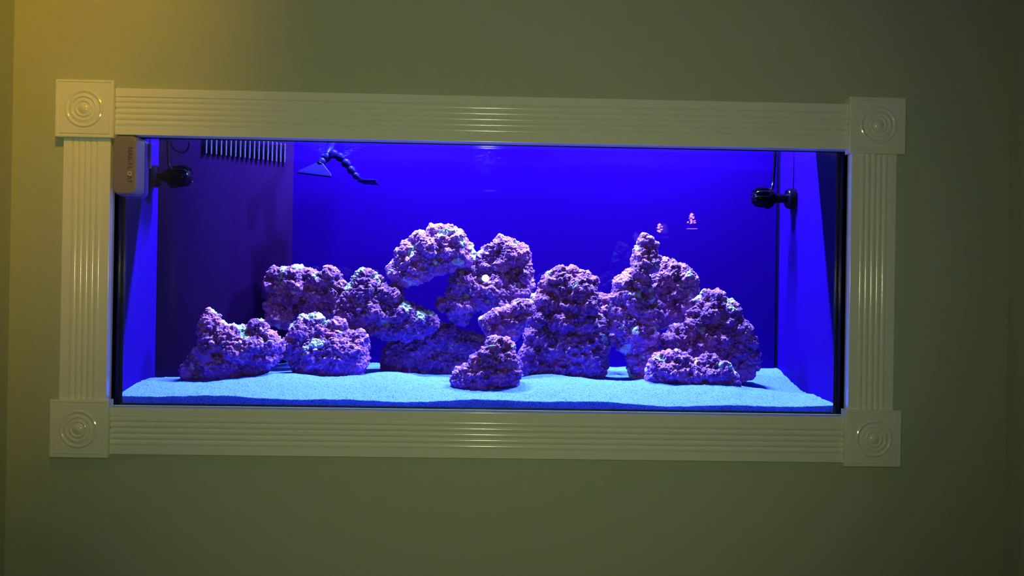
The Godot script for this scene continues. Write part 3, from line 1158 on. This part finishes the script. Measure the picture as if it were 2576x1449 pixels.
	live_rock("dark craggy rock block joined to the right side of the spire", "rough", 23, 1.0, [
		V(.378, .0355, -.2653), V(.0106, .009, .0098),
		V(.3676, .0134, -.2665), V(.0147, .0147, .0147),
		V(.3588, -.0053, -.2631), V(.013, .0146, .0138),
		V(.3963, .0256, -.2628), V(.0163, .0106, .0134),
		V(.416, .0227, -.2676), V(.013, .009, .011),
		V(.4308, .0161, -.2648), V(.0114, .0106, .011),
		V(.4415, .0028, -.266), V(.0073, .0114, .0094),
		V(.3877, .0086, -.2608), V(.0211, .0179, .0195),
		V(.4177, .0015, -.2624), V(.0211, .0163, .0187),
		V(.4385, -.0175, -.2666), V(.0098, .0163, .013),
		V(.3759, -.016, -.2673), V(.0196, .0212, .0204),
		V(.4069, -.0239, -.2691), V(.0261, .0228, .0245),
		V(.4308, -.0345, -.2617), V(.013, .0146, .0138),
		V(.3814, -.0471, -.267), V(.0212, .0179, .0196),
		V(.413, -.0516, -.264), V(.0244, .0146, .0195),
		V(.4362, -.0546, -.2651), V(.009, .0114, .0102),
		V(.3727, -.0725, -.2641), V(.0146, .0114, .013),
		V(.3981, -.0704, -.2642), V(.0212, .0114, .0163),
		V(.4117, -.0803, -.2636), V(.013, .0098, .0114),
		V(.3803, -.086, -.2671), V(.0114, .0114, .0114)],
		[V(.409, .0036, -.235), V(.0115, .0074, .0123)])
	live_rock("large purple domed rock at the right end of the reef", "knobbly", 24, 1.0, [
		V(.4659, -.0318, -.2084), V(.0142, .0095, .0118),
		V(.4831, -.0348, -.211), V(.0103, .0095, .0099),
		V(.4533, -.0451, -.2098), V(.0142, .011, .0126),
		V(.4396, -.0486, -.2108), V(.0095, .0087, .0091),
		V(.4737, -.0513, -.2118), V(.0205, .0142, .0174),
		V(.506, -.0467, -.2099), V(.0103, .0087, .0095),
		V(.5178, -.0588, -.2102), V(.0095, .0095, .0095),
		V(.5001, -.0657, -.2113), V(.0189, .0174, .0182),
		V(.4596, -.0719, -.2071), V(.0268, .0205, .0236),
		V(.4405, -.0723, -.2093), V(.0142, .0173, .0158),
		V(.5206, -.0818, -.2128), V(.0111, .0126, .0118),
		V(.4903, -.088, -.2132), V(.0284, .0221, .0253),
		V(.4527, -.1007, -.2105), V(.0237, .0221, .0229),
		V(.427, -.0968, -.2065), V(.0142, .0189, .0165),
		V(.415, -.1133, -.2064), V(.0173, .0189, .0181),
		V(.3995, -.1276, -.2096), V(.0158, .0173, .0166),
		V(.3976, -.1082, -.2133), V(.0126, .0142, .0134),
		V(.3851, -.1245, -.2078), V(.0126, .0189, .0158),
		V(.3828, -.1467, -.2106), V(.0158, .0174, .0166),
		V(.5331, -.0978, -.2095), V(.0126, .0126, .0126),
		V(.5163, -.1094, -.2078), V(.0221, .0205, .0213),
		V(.5415, -.1157, -.2092), V(.0118, .0126, .0122),
		V(.5503, -.1336, -.2101), V(.011, .0174, .0142),
		V(.4761, -.1205, -.2046), V(.0283, .0236, .0259),
		V(.5236, -.1406, -.2115), V(.0253, .0253, .0253),
		V(.5509, -.1607, -.2108), V(.0134, .0158, .0146),
		V(.4439, -.1349, -.2058), V(.0236, .0236, .0236),
		V(.4916, -.1536, -.2141), V(.03, .0237, .0269),
		V(.5333, -.1749, -.2119), V(.0205, .0158, .0182),
		V(.4197, -.1459, -.207), V(.0189, .0173, .0181),
		V(.5191, -.1884, -.2131), V(.019, .0095, .0142),
		V(.5501, -.1727, -.2075), V(.0134, .0157, .0146),
		V(.4899, -.1653, -.2074), V(.0299, .0236, .0268),
		V(.5332, -.1871, -.2106), V(.0205, .0158, .0181),
		V(.5188, -.2005, -.2115), V(.0189, .0095, .0142)],
		[V(.4309, -.1383, -.16), V(.0205, .0079, .0185), V(.4973, -.1027, -.165), V(.0174, .0063, .0154)])
	live_rock("low pinkish rock lying along the sand at the foot of the spire", "rough", 25, 1.05, [
		V(.3417, -.1751, -.133), V(.0136, .0136, .0136),
		V(.3476, -.1648, -.1321), V(.0151, .0113, .0132),
		V(.3596, -.1573, -.1375), V(.0151, .0113, .0132),
		V(.3755, -.153, -.1351), V(.0151, .009, .0121),
		V(.3911, -.1566, -.1347), V(.0166, .009, .0128),
		V(.3781, -.1701, -.135), V(.0256, .0151, .0204),
		V(.4113, -.1666, -.1362), V(.0166, .0106, .0136),
		V(.353, -.1809, -.1382), V(.0257, .0091, .0174),
		V(.4071, -.1821, -.1342), V(.0256, .0106, .0181),
		V(.4379, -.1597, -.133), V(.0136, .0105, .012),
		V(.449, -.1505, -.1369), V(.0106, .006, .0083),
		V(.4394, -.1757, -.1378), V(.0257, .0136, .0196),
		V(.4693, -.1748, -.1323), V(.0196, .012, .0158),
		V(.4912, -.1902, -.1335), V(.0121, .0068, .0094),
		V(.4581, -.186, -.1337), V(.0226, .0075, .0151),
		V(.3429, -.1873, -.1384), V(.0136, .0136, .0136),
		V(.3777, -.1816, -.1326), V(.0256, .0151, .0203),
		V(.3516, -.1919, -.1306), V(.0256, .009, .0173),
		V(.4063, -.1934, -.1302), V(.0256, .0105, .018),
		V(.4383, -.187, -.1329), V(.0256, .0136, .0196),
		V(.4713, -.1871, -.1388), V(.0196, .0121, .0159),
		V(.4913, -.2019, -.1333), V(.0121, .0068, .0094),
		V(.4592, -.1981, -.1372), V(.0227, .0076, .0151)],
		[])


# ---------------------------------------------------------------- equipment
func pump(at: Vector3, dir: float, label: String, wall_gap: float) -> void:
	var o := thing("circulation_pump", at, label, "pump", "circulation pumps on the side walls")
	var ax := V(dir, 0, 0)
	# magnet foot on the wall, neck, round body with a cage of ribs
	put("magnet_foot", bake(lathe(PackedVector2Array([Vector2(0.0001, 0), Vector2(0.022, 0), Vector2(0.022, 0.012), Vector2(0.019, 0.016), Vector2(0.0001, 0.016)]), 28, along(ax, -ax * wall_gap))), M.plastic, o)
	put("neck", bake(box(-ax * (wall_gap * 0.5 - 0.004), V(wall_gap - 0.012, 0.018, 0.022), 0.004)), M.plastic, o)
	put("body", bake(lathe(PackedVector2Array([Vector2(0.0001, -0.012), Vector2(0.014, -0.011), Vector2(0.019, -0.006), Vector2(0.020, 0.016), Vector2(0.018, 0.028), Vector2(0.012, 0.034), Vector2(0.0001, 0.036)]), 28, along(ax, Vector3.ZERO))), M.plastic, o)
	for k in 9:
		var a := PI * (-0.15 + 1.3 * k / 8.0)
		var u := V(0, sin(a), cos(a))
		put("cage_rib", bake(tube(PackedVector3Array([ax * 0.0 + u * 0.0205, ax * 0.014 + u * 0.0222, ax * 0.026 + u * 0.0208, ax * 0.034 + u * 0.0155]), 0.0016, 7)), M.plastic, o)
	put("cage_ring", bake(lathe(PackedVector2Array([Vector2(0.019, -0.003), Vector2(0.0225, -0.003), Vector2(0.0228, 0.0), Vector2(0.0225, 0.003), Vector2(0.019, 0.003)]), 28, along(ax, ax * 0.002))), M.plastic, o)
	put("cable", bake(tube(curve([V(-dir * 0.006, 0.018, 0), V(-dir * 0.010, 0.035, -0.004), V(-dir * 0.012, 0.075, -0.003), V(-dir * 0.014, 0.16, -0.002)], 6), 0.0030, 8)), M.plastic, o)


func pumps() -> void:
	pump(V(-0.612, 0.1855, -0.150), 1.0, "black ribbed circulation pump on the left side panel, behind the magnet cleaner", 0.0428)
	pump(V(0.601, 0.1785, -0.262), -1.0, "dark round circulation pump with ribs high on the right side panel", 0.0538)


func nozzle() -> void:
	var o := thing("return_nozzle", V(-0.345, 0.25, -0.3), "jointed water return pipe with two flared outlets hanging below the surface", "nozzle")
	# feed pipe down from the surface, then two jointed branches
	put("feed_pipe", bake(tube(curve([V(0.012, 0.055, -0.02), V(0.008, 0.025, -0.012), V(0.004, 0.008, 0.0)], 5), 0.0085, 14)), M.nozzle, o)
	var ball := PackedVector2Array([Vector2(0.0001, -0.009), Vector2(0.0065, -0.009), Vector2(0.0098, -0.004), Vector2(0.0100, 0.001), Vector2(0.0080, 0.006), Vector2(0.0062, 0.0085), Vector2(0.0001, 0.0085)])
	var seg := func(at: Vector3, dir: Vector3, k: float) -> void:
		var q := PackedVector2Array()
		for p in ball:
			q.append(p * k)
		put("ball_joint", bake(lathe(q, 20, along(dir, at))), M.nozzle, o)
	seg.call(V(0.002, 0.002, 0.002), V(-0.3, -1, 0.3), 1.0)
	seg.call(V(-0.006, -0.008, 0.008), V(-0.5, -1, 0.5), 0.85)
	for p in [[0.018, 0.010, 1.0, -0.1], [0.032, 0.003, 1.0, -0.5], [0.045, -0.010, 1.0, -1.0], [0.056, -0.024, 0.9, -1.1], [0.066, -0.036, 0.75, -1.1]]:
		seg.call(V(p[0], p[1], 0.002), V(1, p[3], 0), p[2])
	# flared outlet that faces the glass, its underside darker with the slit
	var rings := []
	for k in [[V(-0.0090, -0.0115, 0.010), 0.006, 0.005], [V(-0.0110, -0.0165, 0.013), 0.012, 0.0045], [V(-0.0165, -0.0335, 0.022), 0.034, 0.0035], [V(-0.0180, -0.0385, 0.0235), 0.0365, 0.0035]]:
		var c: Vector3 = k[0]
		var ring := PackedVector3Array()
		for q in rounded_rect(k[1], k[2], 0.0025, 2):
			ring.append(c + V(q.x, -0.10 * q.x, 0) + V(0, 0.35, 0.9) * q.y)
		rings.append(ring)
	put("flared_outlet", bake(loft(rings), 35.0), M.nozzle, o)
	put("outlet_collar", bake(lathe(PackedVector2Array([Vector2(0.0001, -0.005), Vector2(0.0068, -0.005), Vector2(0.0078, -0.003), Vector2(0.0068, -0.001), Vector2(0.0078, 0.001), Vector2(0.0068, 0.003), Vector2(0.0078, 0.005), Vector2(0.0001, 0.006)]), 20, along(V(-0.4, -1, 0.4), V(-0.008, -0.009, 0.009)))), M.nozzle, o)
	# second outlet, seen edge on
	rings = []
	for k in [[0.070, -0.042, 0.006, 0.006], [0.082, -0.0475, 0.004, 0.018], [0.112, -0.0485, 0.0026, 0.030]]:
		var ring := PackedVector3Array()
		for q in rounded_rect(k[3], k[2], 0.002, 2):
			ring.append(V(k[0], k[1] + q.y, q.x))
		rings.append(ring)
	put("flared_outlet", bake(loft(rings), 35.0), M.nozzle, o)


func magnet_cleaner() -> void:
	var o := thing("glass_cleaner", V(-0.632, 0.1835, -0.014), "two-piece magnetic glass cleaner, taupe outer half on the glass with printed lettering", "cleaner")
	var shell := func(hx: float, hy: float, r: float, steps: Array, c: Vector3) -> ArrayMesh:
		var rings := []
		for k in steps:
			var ring := PackedVector3Array()
			for q in rounded_rect(hx - k[0], hy - k[0], r - k[0] * 0.5, 6):
				ring.append(c + V(q.x, q.y, k[1]))
			rings.append(ring)
		return bake(loft(rings), 35.0)
	put("felt_pad", shell.call(0.0225, 0.0525, 0.011, [[0.0, 0.0006], [0.0, 0.0028]], V(0, 0, 0)), M.felt, o)
	put("outer_half", shell.call(0.0232, 0.0532, 0.012, [[0.0, 0.0024], [0.0, 0.010], [0.0012, 0.022], [0.0020, 0.028], [0.0034, 0.0305], [0.0055, 0.0315]], V(0, 0, 0)), M.cleaner, o)
	var inner := put("inner_half", shell.call(0.0232, 0.0540, 0.012, [[0.0022, -0.030], [0.0, -0.027], [0.0, -0.0115], [0.0008, -0.0105]], V(-0.0045, 0.0005, 0)), M.cleaner_white, o)
	put("scraper_tab", bake(box(V(0.0212, 0.0255, -0.026), V(0.0045, 0.046, 0.005), 0.0012)), M.cleaner_white, inner)
	# lettering turned a quarter clockwise
	var font := SystemFont.new()
	font.font_names = PackedStringArray(["Droid Sans"])
	font.font_weight = 700
	var turn := Basis(V(0, 0, 1), -PI / 2)
	for part in [["MAG-FL", 0.0121], ["AT", -0.0250]]:
		var tm := TextMesh.new()
		tm.text = part[0]
		tm.font = font
		tm.font_size = 32
		tm.pixel_size = 0.00034
		tm.depth = 0.0004
		var t := put("lettering", tm, M.ink, o, V(0.0095, part[1], 0.0317))
		t.basis = turn
	for k in 8:
		var a := TAU * k / 8.0
		put("lettering_dot", bake(lathe(PackedVector2Array([Vector2(0.0001, 0), Vector2(0.0009, 0), Vector2(0.0009, 0.0005), Vector2(0.0001, 0.0005)]), 8)), M.silver_ink, o, V(0.0095 + 0.0030 * cos(a), -0.0150 + 0.0032 * sin(a), 0.0314))


func hose_loop() -> void:
	var pts := PackedVector3Array()
	for k in 25:
		var a := PI * (0.97 + 1.08 * k / 24.0)
		pts.append(V(0.0168 * cos(a), 0.0168 * sin(a), 0.004 * cos(a * 2.0)))
	var o := put("hose_loop", bake(tube(pts, 0.0016, 8)), M.clear_hose, null, V(-0.5856, 0.2459, -0.12))
	tag(o, "thin clear hose loop dipping below the surface beside the left pump", "hose")


func glints() -> void:
	# the warm lights across the room that the front pane mirrors
	var warm := glow(lin(1.0, 0.42, 0.22), 22.0)
	var bulb := bake(lathe(PackedVector2Array([Vector2(0.0001, -0.0026), Vector2(0.0020, -0.0018), Vector2(0.0027, 0.0), Vector2(0.0020, 0.0018), Vector2(0.0001, 0.0026)]), 8))
	var r := RandomNumberGenerator.new()
	r.seed = 3
	for s in 2:
		var at: Vector3 = [V(0.998, 0.322, 2.572), V(0.8374, 0.272, 2.572)][s]
		var o := thing("fairy_light_cluster", at, ["triangular cluster of tiny warm lights mirrored in the right half of the glass", "small oval cluster of tiny warm lights mirrored above the rock spire"][s], "lights", "mirrored warm lights")
		put("stem", bake(tube(PackedVector3Array([V(0, -0.05, 0), V(0, 0.04, 0)]), 0.0015, 6)), M.plastic, o)
		for k in [46, 34][s]:
			var y := r.randf_range(0.0, 0.046)
			var w := (0.024 * (1.0 - y / 0.062) if s == 0 else 0.013 * sin(PI * clampf(y / 0.046, 0.08, 0.92)))
			put("bulb", bulb, warm, o, V(r.randf_range(-w, w), y, r.randf_range(-w, w)))
	var bar := thing("light_bar", V(0.999, 0.2939, 2.572), "thin warm glowing bar mirrored under the triangular light cluster", "light")
	put("diffuser", bake(box(Vector3.ZERO, V(0.05, 0.0022, 0.01), 0.0008)), glow(lin(1.0, 0.4, 0.5), 9.0), bar)
